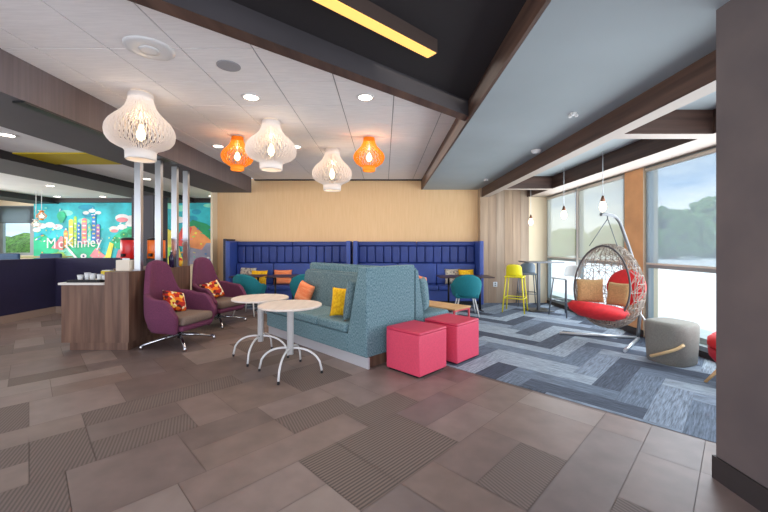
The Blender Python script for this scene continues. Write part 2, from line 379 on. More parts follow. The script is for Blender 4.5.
# ================================================================== MURAL WALL (hall end)
E = .03
bm = nb(); box(bm, -10.45, -4.2, 10.6, 10.75, 0, 2.81); struct('wall_mural', bm, M['cream_paint'])
pal = {}
names = ['sky', 'deep', 'cloud', 'green', 'dgreen', 'yellow', 'pink', 'red', 'orange', 'blue', 'grey', 'lime', 'navy', 'mint', 'purple']
cols = [(52, 186, 196), (34, 156, 184), (244, 246, 242), (44, 186, 136), (34, 150, 98), (246, 222, 90), (244, 142, 150), (236, 80, 72), (246, 150, 90), (60, 130, 200), (150, 150, 170), (156, 210, 90), (40, 64, 120), (136, 226, 200), (150, 104, 176)]
mmats = []
for i, (a, c) in enumerate(zip(names, cols)):
    pal[a] = i; mmats.append(mat('mural paint '+a, c, .6, var=.14, scale=(2.5, 2.5, 2.5), detail=4))
bm = nb(); lay = [0]
X0, Z0 = -10.45, 2.72          # mural's top left corner; u to the right, v down, both in units of 3 cm
def mpt(u, v, d): return (X0+u*E, 10.595-d, Z0-v*E)
def mp_(poly, c, keep=False):
    lay[0] += 1; d = .0002*lay[0]
    f = bm.faces.new([bm.verts.new(mpt(u, v, d)) for u, v in poly]); f.material_index = pal[c]
def mell(u, v, a, b_, c, n=14, a0=0, a1=2*PI):
    mp_([(u+a*math.cos(a0+(a1-a0)*k/n), v+b_*math.sin(a0+(a1-a0)*k/n)) for k in range(n if a1-a0 > 6 else n+1)], c)
mp_([(0, 0), (208, 0), (208, 62), (0, 62)], 'sky')
mr = random.Random(3)
for k in range(16): mell(mr.uniform(8, 200), mr.uniform(3, 20), mr.uniform(4, 9), mr.uniform(2, 4), mr.choice(('deep', 'sky', 'mint', 'deep')))
# clouds
for u, v, s in ((8, 24, 5), (16, 23, 5), (24, 25, 5), (3, 28, 4), (52, 11, 3.2), (58, 9, 3.6), (64, 11, 3.2), (88, 16, 7), (96, 17, 6), (80, 27, 5), (88, 25, 5), (96, 22, 5), (102, 27, 4), (144, 18, 6), (186, 22, 7), (196, 25, 6)):
    mell(u, v, s, s*.55, 'cloud')
for u, v, s in ((88, 18, 6), (80, 29, 4)): mell(u, v, s, s*.4, 'pink')
# hills
mp_([(0, 62), (0, 36), (10, 32), (20, 40), (34, 38), (52, 48), (52, 62)], 'green')
mp_([(20, 62), (26, 46), (44, 42), (60, 44), (72, 54), (74, 62)], 'mint')
mp_([(30, 44), (66, 40), (56, 58), (44, 58)], 'green')
mp_([(74, 44), (80, 34), (90, 27), (99, 24), (104, 31), (108, 30), (108, 48), (90, 48)], 'green')
for u, v in ((82, 38), (90, 33), (97, 30), (92, 40), (100, 37)): mell(u, v, 4, 3, 'dgreen')
mp_([(80, 62), (84, 48), (100, 42), (112, 34), (114, 62)], 'pink')
mp_([(104, 34), (110, 22), (120, 26), (118, 48), (104, 50)], 'yellow')
for u in (88, 92, 96): mp_([(u, 50), (u+2.4, 50), (u+2.4, 53), (u, 53)], 'red')
# towers
for u, wd, v0, v1, c in ((30, 4, 28, 46, 'orange'), (35, 4.5, 17, 44, 'yellow'), (40, 3, 14, 42, 'lime'), (43.5, 3, 20, 42, 'blue'), (48, 5, 16, 42, 'pink'), (54, 3, 22, 42, 'mint'), (58, 4, 12, 40, 'blue'), (62.5, 3.6, 22, 42, 'purple'), (26, 3.6, 34, 48, 'pink')):
    mp_([(u, v0+1.5), (u+wd/2, v0), (u+wd, v0+1.5), (u+wd, v1), (u, v1)], c)
    for j in range(int((v1-v0)/4)): mp_([(u+.8, v0+3+4*j), (u+wd-.8, v0+3+4*j), (u+wd-.8, v0+4.4+4*j), (u+.8, v0+4.4+4*j)], 'cloud' if j % 2 else 'yellow')
mp_([(18, 46), (28, 34), (30, 48)], 'pink'); mp_([(56, 54), (62, 46), (72, 54), (64, 58)], 'pink')
mell(28, 14, 4.5, 4.5, 'green'); mp_([(24, 16), (32, 16), (29, 21), (27, 21)], 'green')
mell(50, 54, 3.2, 2.6, 'cloud', 8); mell(50, 54, 1.2, 1, 'navy', 8); mell(66, 60, 3, 2.2, 'cloud', 8); mp_([(34, 44), (46, 58), (44, 59), (32, 45)], 'cloud')
mp_([(12, 52), (30, 50), (34, 56), (16, 58)], 'lime'); mell(8, 56, 5, 3, 'blue'); mp_([(70, 60), (76, 40), (80, 42), (76, 60)], 'yellow')
# right part
mp_([(112, 62), (112, 20), (126, 24), (140, 30), (150, 62)], 'yellow'); mell(128, 32, 5, 4, 'purple'); mell(136, 50, 6, 5, 'lime')
mp_([(146, 30), (158, 18), (172, 22), (190, 34), (208, 34), (208, 62), (160, 62)], 'dgreen')
mp_([(150, 26), (160, 24), (176, 38), (188, 52), (168, 50), (150, 44)], 'orange'); mp_([(138, 44), (150, 22), (158, 26), (152, 44)], 'red')
mp_([(150, 44), (168, 48), (176, 62), (150, 62)], 'grey'); mp_([(166, 50), (172, 41), (186, 41), (194, 52), (192, 60), (166, 60)], 'grey'); mp_([(164, 57), (196, 57), (196, 60), (164, 60)], 'blue')
for u, v in ((184, 34), (190, 30), (188, 38), (196, 34), (193, 40)): mell(u, v, 3.4, 3, 'yellow', 9)
mell(190, 27, 3, 2, 'cloud', 8); mp_([(186, 62), (190, 44), (208, 40), (208, 62)], 'green')
# scattered blossoms, windows and dabs
for k in range(170):
    u = mr.uniform(2, 206); v = mr.uniform(24, 60) if mr.random() < .8 else mr.uniform(4, 24)
    c = mr.choice(('cloud', 'yellow', 'pink', 'mint', 'lime', 'orange', 'green', 'blue')) if v > 24 else mr.choice(('mint', 'cloud', 'deep'))
    if mr.random() < .5: mell(u, v, mr.uniform(.5, 1.6), mr.uniform(.4, 1.1), c, 7)
    else: a = mr.uniform(0, 3); q_ = mr.uniform(1.5, 4); mp_([(u, v), (u+q_*math.cos(a), v+q_*math.sin(a)), (u+q_*math.cos(a)+.6, v+q_*math.sin(a)+.7), (u+.6, v+.9)], c)
# lettering
def letters(txt, size, place, ext=0, sx=1):
    cu = bpy.data.curves.new('lettering', 'FONT'); cu.body = txt; cu.size = size; cu.extrude = ext; cu.resolution_u = 3
    t = bpy.data.objects.new('lettering', cu); C.objects.link(t); bpy.context.view_layer.update()
    me = bpy.data.meshes.new_from_object(t.evaluated_get(bpy.context.evaluated_depsgraph_get()))
    bpy.data.objects.remove(t); bpy.data.curves.remove(cu)
    vs_ = [Vector(place(v.co)) for v in me.vertices]; fs = [tuple(p.vertices) for p in me.polygons]
    bpy.data.meshes.remove(me); return vs_, fs
def put(bm, data, mi):
    vs_, fs = data; bv = [bm.verts.new(v) for v in vs_]
    for f in fs:
        try: bm.faces.new([bv[i] for i in f]).material_index = mi
        except ValueError: pass
lay[0] += 1
for txt, u, v, s in (('M', 14, 46, .44), ('c', 26, 46, .42), ('K', 33, 45.5, .44), ('i', 41.5, 45.5, .42), ('n', 44.5, 45.5, .42), ('n', 51, 45, .42), ('e', 57.5, 44.5, .4), ('y', 63.5, 44.5, .44)):
    put(bm, letters(txt, s, lambda c, u=u, v=v: (X0+u*E+c.x*.9, 10.595-.0002*lay[0]-.003, Z0-v*E+c.y)), pal['cloud'])
tag(obj('painted_mural', bm, mmats, recalc=False), 'bright teal wall mural with town skyline, hills and white lettering', 'mural')
# hall window left of the mural
bm = nb(); box(bm, -11.6, -11.5, 10.6, 10.72, 0, 2.81); box(bm, -11.5, -10.45, 10.6, 10.72, 0, 1.12); box(bm, -11.5, -10.45, 10.6, 10.72, 2.6, 2.81); struct('wall_hall_end', bm, M['cream_paint'])
bm = nb()
for a in (-11.5, -10.57): box(bm, a, a+.12, 10.6, 10.68, 1.12, 2.6)
box(bm, -11.38, -10.57, 10.6, 10.68, 1.12, 1.2); box(bm, -11.38, -10.57, 10.6, 10.68, 2.5, 2.6)
fr = struct('window_5', bm, M['frame']); bm = nb(); box(bm, -11.38, -10.57, 10.63, 10.64, 1.2, 2.5); obj('pane', bm, glass, fr)
r = thing('roller_blind', 'grey roller blind half lowered in the far left window', 'blind', (-10.97, 10.58, 2.08))
bm = nb(); box(bm, -.5, .5, -.001, .001, .02, .5); obj('blind_fabric', bm, blind_mat('grey roller blind', (150, 158, 164), .2), r)
bm = nb(); box(bm, -.5, .5, -.01, .01, 0, .02); obj('bottom_rail', bm, M['frame_dark'], r)

# ================================================================== OUTSIDE
bm = nb(); box(bm, 4.2, 70, -20, 70, -.3, -.2); struct('ground_terrace', bm, mat('bright concrete paving', (232, 230, 224), .8, var=.03, scale=(1, 1, 1)))
bm = nb(); box(bm, 4.15, 4.6, -2, 9.5, -.3, .2); struct('ground_ledge', bm, mat('pale ledge', (196, 206, 204), .8))
bm = nb(); box(bm, 70, 140, -60, 140, -.4, -.25); box(bm, 4.2, 70, 70, 140, -.4, -.25); box(bm, -60, 13, 10.9, 90, -.5, -.41); box(bm, -60, -11.8, -30, 10.9, -.5, -.41); struct('ground_lawn', bm, mat('lawn', (128, 158, 92), .9, var=.2, scale=(.6, .6, .6)))
leaf = [mat('foliage %d' % i, c, .8, var=.35, scale=(3, 3, 3), detail=5) for i, c in enumerate(((88, 124, 52), (112, 146, 66), (78, 112, 54)))]
bark = mat('bark', (88, 72, 58), .9)
def tree(x, y, h, r, i, label):
    t = thing('broadleaf_tree', label, 'tree', (x, y, -.3), 0, 'trees beyond the windows')
    bm = nb(); tube(bm, [(0, 0, 0), (.05, 0, h*.4), (0, .05, h*.7)], .12, 8, rr=[.16, .12, .06]); obj('trunk', bm, bark, t)
    bm = nb(); tr = random.Random(i*7+1)
    for k in range(330):
        a = tr.uniform(0, 2*PI); e = tr.uniform(-.95, 1); rr = r*math.sqrt(max(0, 1-e*e))*tr.uniform(.5, 1)
        res = bmesh.ops.create_icosphere(bm, subdivisions=1, radius=tr.uniform(.09, .19)*r)
        for v in res['verts']: v.co = v.co*tr.uniform(.7, 1.25)+Vector((rr*math.cos(a), rr*math.sin(a), h*.50+e*h*.45))
    obj('crown', bm, leaf[i % 3], t)
tree(36.2, 46, 6.6, 3.5, 0, 'low green tree seen through the sheer blind, nearest to the ochre pillar')
tree(45.6, 49, 8.4, 4.2, 1, 'tallest green tree behind the sheer blind next to the dark column')
tree(53, 46, 8.6, 3.9, 2, 'green tree beyond the terrace, hidden mostly behind the dark column')
tree(41, 64, 5.4, 4.0, 3, 'distant tree seen through the blind behind the egg chair')
tree(32, 62, 4.6, 3.8, 4, 'distant tree beyond the middle window above the white bar stool')
tree(50, 58, 7.4, 3.9, 5, 'farther tree peeping over the row right of the ochre pillar')
bm = nb(); hr = random.Random(8)
for k in range(260):
    f = k/259; res = bmesh.ops.create_icosphere(bm, subdivisions=1, radius=hr.uniform(.5, 1.0))
    for v in res['verts']: v.co = v.co*hr.uniform(.8, 1.2)+Vector((24+f*40+hr.uniform(-.5, .5), 80-f*10+hr.uniform(-1, 1), hr.uniform(.2, 2.7)))
o = obj('shrub_row', bm, leaf[1]); tag(o, 'long low row of shrubs beyond the terrace behind the trees', 'hedge'); o['kind'] = 'stuff'
bm = nb()
for k in range(26): 
    rr = random.Random(k); lathe(bm, [(3, -.5), (2.6, .8+rr.random()*.8), (1.2, 1.6+rr.random()*1.1), (.2, 2.1+rr.random()*1.2)], -46+k*2.6, 44+rr.uniform(-2, 2), 9)
o = obj('distant_hedgerow', bm, leaf[0]); tag(o, 'distant line of green scrub beyond the far left window', 'hedge'); o['kind'] = 'stuff'

# ================================================================== SOFA  (local x: along the length to the left-back, local y: towards right-back)
SO = (-.198, 4.0, 0); SR = math.radians(135)    # local +x -> left-back (-.707,.707); local -y -> right-back
sofa = thing('sofa', 'teal tweed sofa with high wing end and chrome plinth facing the round tables', 'sofa', SO, SR)
def lb(bm, l0, l1, d0, d1, z0, z1, bev=.0, seg=3): return box(bm, l0, l1, -d1, -d0, z0, z1, bev, seg)
def end_panel(bm, l0, d0, d1, thick_top, thick_bot, z0, z1):
    vs_ = []
    for z, th in ((z0, thick_bot), (.36, thick_bot), (z1, thick_top)):
        vs_.append([bm.verts.new((l0, -d0, z)), bm.verts.new((l0+th, -d0, z)), bm.verts.new((l0+th, -d1, z)), bm.verts.new((l0, -d1, z))])
    for a, b_ in zip(vs_, vs_[1:]):
        for k in range(4): bm.faces.new((a[k], a[(k+1) % 4], b_[(k+1) % 4], b_[k]))
    bm.faces.new(vs_[0][::-1]); bm.faces.new(vs_[-1])
    es = [e for e in bm.edges]
    bmesh.ops.bevel(bm, geom=es, offset=.015, segments=2, profile=.5, affect='EDGES')
bm = nb(); end_panel(bm, 0, 0, .845, .14, .34, .132, 1.157); obj('end_panel', bm, M['teal_tweed'], sofa)
bm = nb(); lb(bm, .342, 2.37, 0, .84, .132, .352, .012); obj('seat_base', bm, M['teal_tweed'], sofa)
for a, b_ in ((.35, .945), (.965, 1.655), (1.675, 2.37)):
    bm = nb(); lb(bm, a, b_, -.02, .6, .354, .475, .04); obj('seat_cushion', bm, M['teal_tweed'], sofa)
bm = nb()
prism_yz(bm, [(-.60, .355), (-.70, 1.0), (-.84, 1.0), (-.84, .355)], .345, 2.37)
bmesh.ops.bevel(bm, geom=bm.edges[:], offset=.03, segments=3, affect='EDGES'); obj('backrest', bm, M['teal_tweed_dark'], sofa)
bm = nb(); lb(bm, 0.0, 2.37, .03, .05, 0, .13); obj('plinth', bm, mat('brushed plinth', (206, 206, 210), .35, .35), sofa)
bm = nb(); lb(bm, 0.04, 2.33, .051, .8, 0, .13); obj('plinth_core', bm, M['walnut'], sofa)
sofb = thing('sofa', 'teal tweed sofa backing onto the first, facing the blue banquette and coffee table', 'sofa', SO, SR)
bm = nb(); lb(bm, 0.02, 2.48, .86, 1.62, .13, .352, .012); obj('seat_base', bm, M['teal_tweed'], sofb)
for a, b_ in ((.02, .82), (.83, 1.65), (1.66, 2.48)):
    bm = nb(); lb(bm, a, b_, 1.06, 1.66, .354, .475, .04); obj('seat_cushion', bm, M['teal_tweed'], sofb)
bm = nb()
prism_yz(bm, [(-1.10, .355), (-.96, 1.11), (-.856, 1.11), (-.856, .355)], 0.02, 2.48)
bmesh.ops.bevel(bm, geom=bm.edges[:], offset=.03, segments=3, affect='EDGES'); obj('backrest', bm, M['teal_tweed'], sofb)
bm = nb(); lb(bm, .06, 2.44, .88, 1.58, 0, .13); obj('plinth', bm, M['walnut'], sofb)
# loose cushions
def pillow_bm(wd, ht, th, n=14):
    bm = nb(); top = {}; 
    for s in (1, -1):
        for i in range(n+1):
            for j in range(n+1):
                u = -1+2*i/n; v = -1+2*j/n
                edge = i in (0, n) or j in (0, n)
                pinch = 1-.07*(1-abs(v)**2)*abs(u)**4 ; pinch2 = 1-.07*(1-abs(u)**2)*abs(v)**4
                t = ((1-u**4)*(1-v**4))**.45
                if edge and s == -1: top[(s, i, j)] = top[(1, i, j)]; continue
                top[(s, i, j)] = bm.verts.new((u*wd/2*pinch, s*t*th/2, v*ht/2*pinch2+ht/2))
    for s in (1, -1):
        for i in range(n):
            for j in range(n):
                f = bm.faces.new([top[(s, *q)] for q in ((i, j), (i+1, j), (i+1, j+1), (i, j+1))]); f.smooth = True
    return bm
def pillow(label, loc, w_, h_, t_, m, rz, lean=-.25, roll=0, name='throw_pillow', group=None, cat='pillow'):
    o = obj(name, pillow_bm(w_, h_, t_), m, None, loc); o.rotation_euler = (lean, roll, rz); tag(o, label, cat, group); return o
def sl(l_, d, z): return (SO[0]+S2*(d-l_), SO[1]+S2*(d+l_), z)
FR = math.radians(-45)   # pillow local -y faces left-front (-.707,-.707)
pillow('mustard yellow throw pillow on the teal sofa beside the end bolster', sl(.72, .2, .477), .30, .38, .12, M['yellow_fab'], math.radians(20), .05, .1)
pillow('orange textured throw pillow leaning in the teal sofa behind the round tables', sl(2.08, .44, .477), .38, .34, .13, M['orange_fab'], FR, -.3, .22)
pillow('teal tweed bolster standing against the end of the sofa facing the tables', sl(.485, .23, .477), .38, .53, .13, M['teal_tweed_dark'], math.radians(45), .2, 0, 'bolster_cushion')
pillow('teal tweed bolster at the coffee table end of the rear sofa', sl(.2, 1.30, .477), .32, .48, .14, M['teal_tweed'], math.radians(74), -.1, 0, 'bolster_cushion')
pillow('orange throw pillow just showing above the rear teal sofa cushion', sl(.38, 1.3, .60), .44, .4, .13, M['orange_fab'], math.radians(46), -.1, .3)

# ================================================================== CUBE OTTOMANS
def ottoman(cx, cy, label):
    t = thing('cube_ottoman', label, 'ottoman', (cx, cy, 0), math.radians(45), 'raspberry cube ottomans')
    bm = nb(); box(bm, -.245, .245, -.245, .245, .02, .455, .012, 2); obj('body', bm, M['pink'], t)
    bm = nb(); box(bm, -.248, .248, -.248, .248, .445, .487, .02, 3); obj('top_panel', bm, mat('raspberry vinyl top', (196, 46, 78), .5), t)
    bm = nb(); box(bm, -.22, .22, -.22, .22, 0, .02); obj('glide', bm, M['black'], t)
ottoman(.371, 4.06, 'raspberry cube ottoman nearest the sofa end, front of the two')
ottoman(.857, 4.494, 'raspberry cube ottoman at the carpet edge, behind and right of the other')

# ================================================================== ROUND TABLES
def round_table(cx, cy, label, r=.345):
    t = thing('round_table', label, 'table', (cx, cy, 0), 0, 'round cafe tables')
    bm = nb(); lathe(bm, [(r-.01, .728), (r, .733), (r, .748), (r-.008, .753)], n=56); obj('tabletop', bm, M['pale_top'], t)
    bm = nb(); lathe(bm, [(.036, .2), (.036, .70), (.09, .705), (.09, .728)], n=20); obj('pedestal', bm, M['white_metal'], t)
    for k in range(4):
        a = k*PI/2-.08; pts = []
        for j in range(13):
            s = j/12; rr = .03+.325*s**.9; z = .03+.24*math.sqrt(max(0, 1-s**2.2))
            pts.append((rr*math.cos(a), rr*math.sin(a), z))
        bm = nb(); tube(bm, pts, .012, 8); lg = obj('leg', bm, M['white_metal'], t)
        bm = nb(); lathe(bm, [(.013, 0), (.015, .012), (.01, .03)], pts[-1][0], pts[-1][1], 10); obj('glide', bm, M['black'], lg)
round_table(-1.04, 3.944, 'pale round cafe table on white arched legs, nearer the camera')
round_table(-1.556, 4.477, 'pale round cafe table on white arched legs, behind and left of the other')

# ================================================================== SHELL CHAIRS
def shell_bm(A, B, z0, Hf, lean, fwd, top_narrow, nz_=12, ns=28):
    bm = nb(); g = []
    for i in range(ns+1):
        s = -1+2*i/ns; H = Hf(abs(s)); rowv = []
        for j in range(nz_+1):
            t = j/nz_; z = z0+(H-z0)*t
            ph = s*PI*.62
            if abs(ph) <= PI/2: x = -A*math.cos(ph); y = B*math.sin(ph)
            else: e = (abs(ph)-PI/2)/(PI*.12); x = fwd*e; y = math.copysign(B*(1-.06*e*e), ph)
            tz = (z-z0)
            bot = .78+.22*min(1, tz/.22)**.6
            nar = 1-top_narrow*max(0, (z-z0-.35))/.6
            x2 = x*bot-lean*max(0, tz-.1)*(1 if abs(s) < .5 else max(0, (1-abs(s))*2))
            y2 = y*bot*nar
            rowv.append(bm.verts.new((x2, y2, z)))
        g.append(rowv)
    for i in range(ns):
        for j in range(nz_):
            bm.faces.new((g[i][j], g[i+1][j], g[i+1][j+1], g[i][j+1])).smooth = True
    return bm
def smooth_step(x, a, b_): t = max(0, min(1, (x-a)/(b_-a))); return t*t*(3-2*t)
def Hlounge(s): return .79+.41*(1-smooth_step(s, .23, .47))-.05*min(1, s/.25)**2-.05*smooth_step(s, .55, .85)-.24*smooth_step(s, .86, 1)**2
def lounge(loc, rz, label):
    t = thing('lounge_chair', label, 'armchair', loc, rz, 'plum lounge chairs')
    bm = shell_bm(.35, .38, .23, Hlounge, .05, .34, .10, 14, 56)
    bmesh.ops.transform(bm, matrix=Matrix.Translation((-.02, 0, 0)), verts=bm.verts)
    sm(obj('shell', bm, M['purple'], t), 1, .075, 0)
    bm = nb(); box(bm, -.27, .33, -.29, .29, .25, .33, .035, 3); obj('seat_base', bm, M['purple'], t)
    bm = nb(); box(bm, -.28, .34, -.285, .285, .325, .45, .05, 4); obj('seat_cushion', bm, M['taupe'], t)
    bm = nb(); lathe(bm, [(.03, .09), (.03, .2), (.09, .215), (.12, .25)], n=20); obj('swivel_column', bm, M['chrome'], t)
    for k in range(4):
        a = PI/4+k*PI/2+.12; c, s_ = math.cos(a), math.sin(a)
        bm = nb(); tube(bm, [(0.02*c, .02*s_, .14), (.2*c, .2*s_, .11), (.47*c, .47*s_, .045)], .016, 8, rr=[.026, .022, .016]); lg = obj('leg', bm, M['chrome'], t)
        bm = nb(); lathe(bm, [(.022, 0), (.022, .04), (.012, .06)], .455*c, .455*s_, 12); obj('foot', bm, M['chrome'], lg)
    return t
lounge((-2.92, 5.07, 0), math.radians(-14), 'plum high back lounge chair nearest the camera, in front of the wooden counter')
lounge((-2.97, 6.38, 0), math.radians(-20), 'plum high back lounge chair further back towards the blue banquette')
def multi_pillow_mat():
    m = bpy.data.materials.new('patchwork print'); m.use_nodes = True; n = m.node_tree.nodes; l = m.node_tree.links.new
    t = n.new('ShaderNodeTexCoord'); v = n.new('ShaderNodeTexVoronoi'); v.inputs['Scale'].default_value = 22
    r = n.new('ShaderNodeValToRGB'); r.color_ramp.interpolation = 'CONSTANT'; e = r.color_ramp.elements
    cs = [(0, (176, 34, 22)), (.25, (240, 120, 20)), (.45, (236, 200, 90)), (.6, (90, 26, 30)), (.75, (226, 74, 24)), (.88, (244, 224, 190))]
    e[0].position = 0; e[0].color = lin(cs[0][1]); e[1].position = cs[1][0]; e[1].color = lin(cs[1][1])
    for p, c in cs[2:]: q_ = e.new(p); q_.color = lin(c)
    l(t.outputs['Object'], v.inputs['Vector']); sp = n.new('ShaderNodeSeparateColor'); l(v.outputs['Color'], sp.inputs[0]); l(sp.outputs[0], r.inputs['Fac'])
    l(r.outputs[0], n['Principled BSDF'].inputs['Base Color']); n['Principled BSDF'].inputs['Roughness'].default_value = .9
    return m
MP = multi_pillow_mat()
pillow('red and orange patterned pillow on the nearer plum lounge chair', (-2.98, 5.09, .46), .34, .32, .13, MP, math.radians(68), -.5, .25)
pillow('red and orange patterned pillow on the farther plum lounge chair', (-3.0, 6.37, .46), .36, .34, .13, MP, math.radians(60), -.5, -.2)

def Htub(s): return .85-.05*(s/.35)**2*(s < .35)-.05*(s >= .35)-.17*smooth_step(s, .35, .75)-.06*smooth_step(s, .85, 1)
def tub(loc, rz, label):
    t = thing('tub_chair', label, 'chair', loc, rz, 'teal tub chairs')
    bm = shell_bm(.28, .29, .40, Htub, .1, .2, .05)
    sm(obj('shell', bm, M['teal_felt'], t), 1, .05, 0)
    bm = nb(); box(bm, -.2, .22, -.23, .23, .36, .47, .035, 3); obj('seat', bm, M['teal_felt'], t)
    for sx in (-1, 1):
        for sy in (-1, 1):
            bm = nb(); tube(bm, [(.14*sx, .15*sy, .37), (.23*sx, .23*sy, 0)], .012, 8, rr=[.016, .011]); obj('leg', bm, M['white_metal'], t)
    return t
tub((1.66, 7.2, 0), math.radians(85), 'teal tub chair with pale legs at the right end of the banquette')
tub((-2.76, 7.3, 0), math.radians(80), 'teal tub chair at the left banquette table behind the plum chairs')
tub((-1.62, 7.3, 0), math.radians(100), 'teal tub chair mostly hidden behind the teal sofa')

# ================================================================== BANQUETTES
def banquette(x0, x1, label, n):
    t = thing('banquette', label, 'banquette', (x0, 8.94, 0), 0, 'royal blue banquettes')
    W = x1-x0; yb = 0; yf = -.62
    bm = nb(); box(bm, .1, W-.1, -.1, 0, 0, 1.5); obj('back_frame', bm, M['blue_dark'], t)
    for a in (0, W-.1):
        bm = nb(); box(bm, a, a+.1, yf, 0, .02, 1.52, .02, 3); obj('wing', bm, M['blue_vinyl'], t)
    bm = nb(); box(bm, .1, W/2-.003, -.2, -.1, 1.405, 1.51, .02); box(bm, W/2+.003, W-.1, -.2, -.1, 1.405, 1.51, .02); obj('top_cap', bm, M['blue_dark'], t)
    k = int(round((W-.2)/.2)); wd = (W-.2)/k
    bm = nb()
    for i in range(k): box(bm, .1+i*wd+.003, .1+(i+1)*wd-.003, -.19, -.09, .98, 1.402, .035, 3)
    obj('channel_tufting', bm, M['blue_dark'], t)
    m = 3; cw = (W-.2)/m
    for i in range(m):
        bm = nb(); box(bm, .1+i*cw+.004, .1+(i+1)*cw-.004, -.26, -.1, .47, .975, .03, 3); obj('back_cushion', bm, M['blue_vinyl'], t)
        bm = nb(); box(bm, .1+i*cw+.004, .1+(i+1)*cw-.004, yf+.02, -.1, .35, .47, .035, 3); obj('seat_cushion', bm, M['blue_vinyl'], t)
    bm = nb(); box(bm, .1, W-.1, yf+.06, -.1, .1, .35); obj('seat_base', bm, M['blue_vinyl'], t)
    bm = nb(); box(bm, .1, W-.1, yf+.12, -.1, 0, .1); obj('plinth', bm, M['black'], t)
banquette(-3.72, -.79, 'royal blue tufted banquette against the beige wall, left one', 3)
banquette(-.73, 2.34, 'royal blue tufted banquette against the beige wall, right one by the plank wall', 3)
bm = nb(); box(bm, -3.81, -3.735, 8.4, 8.93, 0, 1.57, .01); tag(obj('end_post', bm, mat('dark navy trim', (24, 26, 48), .5)), 'dark navy end post left of the blue banquette', 'post')
def cafe_table(cx, cy, w_, d_, label, legs='post'):
    t = thing('cafe_table', label, 'table', (cx, cy, 0), 0, 'dark banquette tables')
    bm = nb(); box(bm, -w_/2, w_/2, -d_/2, d_/2, .72, .745, .004); obj('tabletop', bm, mat('dark brown laminate', (58, 36, 36), .35), t)
    for sx in (-1, 1):
        bm = nb(); tube(bm, [(sx*w_*.3, 0, .015), (sx*w_*.3, 0, .72)], .022, 10); obj('post', bm, M['black'], t)
        bm = nb(); box(bm, sx*w_*.3-.025, sx*w_*.3+.025, -d_*.36, d_*.36, 0, .015, .004); obj('foot', bm, M['black'], t)
cafe_table(1.76, 7.78, 1.15, .6, 'dark rectangular cafe table beside the teal chair at the right banquette')
cafe_table(-3.0, 7.9, .66, .6, 'dark cafe table at the left end of the blue banquette')
cafe_table(-2.22, 7.9, .66, .6, 'dark cafe table right of the left teal tub chair')
pillow('cream patterned pillow in the left corner of the blue banquette', (-3.36, 8.62, .472), .42, .42, .13, M['white_pat'], math.radians(-8), -.2, .08)
pillow('yellow pillow on the blue banquette behind the left teal chair', (-2.98, 8.38, .472), .42, .36, .12, M['yellow_fab'], math.radians(-10), -.25)
pillow('orange pillow on the left blue banquette between table legs', (-2.45, 8.56, .472), .44, .36, .12, M['orange_fab'], math.radians(4), -.2)
pillow('yellow pillow in the right corner of the blue banquette', (1.98, 8.46, .472), .40, .38, .12, M['yellow_fab'], math.radians(10), -.2)
pillow('cream patterned pillow beside the yellow one in the right banquette corner', (1.66, 8.6, .472), .36, .38, .12, M['white_pat'], math.radians(0), -.2)

# coffee table
t = thing('coffee_table', 'low oak coffee table with pink metal legs behind the cube ottomans', 'table', (.9, 6.16, 0), math.radians(135))
bm = nb(); box(bm, -.55, .55, -.235, .235, .375, .4, .004); obj('tabletop', bm, M['oak'], t)
for sx in (-1, 1):
    bm = nb()
    for sy in (-1, 1): box(bm, sx*.52-.012, sx*.52+.012, sy*.215-.012, sy*.215+.012, 0, .373)
    box(bm, sx*.52-.012, sx*.52+.012, -.203, .203, .349, .373); box(bm, sx*.52-.012, sx*.52+.012, -.203, .203, 0, .02)
    obj('leg_frame', bm, mat('salmon pink metal', (222, 84, 92), .4), t)

# ================================================================== BAR TABLE + STOOLS
t = thing('bar_table', 'tall dark bar table standing between the yellow stool and the window', 'table', (3.36, 7.72, 0))
bm = nb(); box(bm, -.33, .42, -.3, .3, 1.04, 1.065, .004); obj('tabletop', bm, M['mid_metal'], t)
bm = nb(); box(bm, -.03, .03, -.03, .03, .02, 1.04, .005); obj('post', bm, M['mid_metal'], t)
bm = nb(); box(bm, -.24, .24, -.24, .24, 0, .02, .006); obj('base_plate', bm, M['black'], t)
def stool(loc, rz, label, ms, ml):
    t = thing('bar_stool', label, 'stool', loc, rz, 'bar stools by the window')
    bm = nb(); box(bm, -.19, .19, -.19, .19, .735, .77, .015, 3); obj('seat', bm, ms, t)
    bm = nb()
    g = []
    for i in range(13):
        a = (-1+i/6)*.95; col = []
        for j in range(5):
            z = .775+.245*j/4; col.append(bm.verts.new((-.2*math.cos(a)-.03*j/4+.0, .2*math.sin(a)*(1-.08*(j/4)**2), z-.06*(abs(a))**3*(j/4))))
        g.append(col)
    for i in range(12):
        for j in range(4): bm.faces.new((g[i][j], g[i+1][j], g[i+1][j+1], g[i][j+1]))
    sm(obj('backrest', bm, ms, t), 1, .02)
    for sx in (-1, 1):
        for sy in (-1, 1):
            bm = nb(); tube(bm, [(.16*sx, .16*sy, .74), (.22*sx, .22*sy, 0)], .013, 8); obj('leg', bm, ml, t)
    bm = nb(); r_ = .2
    tube(bm, [(-r_, -r_, .3), (r_, -r_, .3), (r_, r_, .3), (-r_, r_, .3)], .01, 8, closed=True); obj('footrest', bm, ml, t)
    return t
stool((2.80, 7.58, 0), math.radians(60), 'bright yellow bar stool in front of the plank wall', M['yellow_paint'], M['yellow_paint'])
stool((3.36, 8.34, 0), math.radians(75), 'blue grey bar stool behind the yellow one', M['grey_paint'], M['mid_metal'])
stool((3.66, 7.14, 0), math.radians(200), 'white bar stool on grey legs by the window', M['stool_white'], M['mid_metal'])

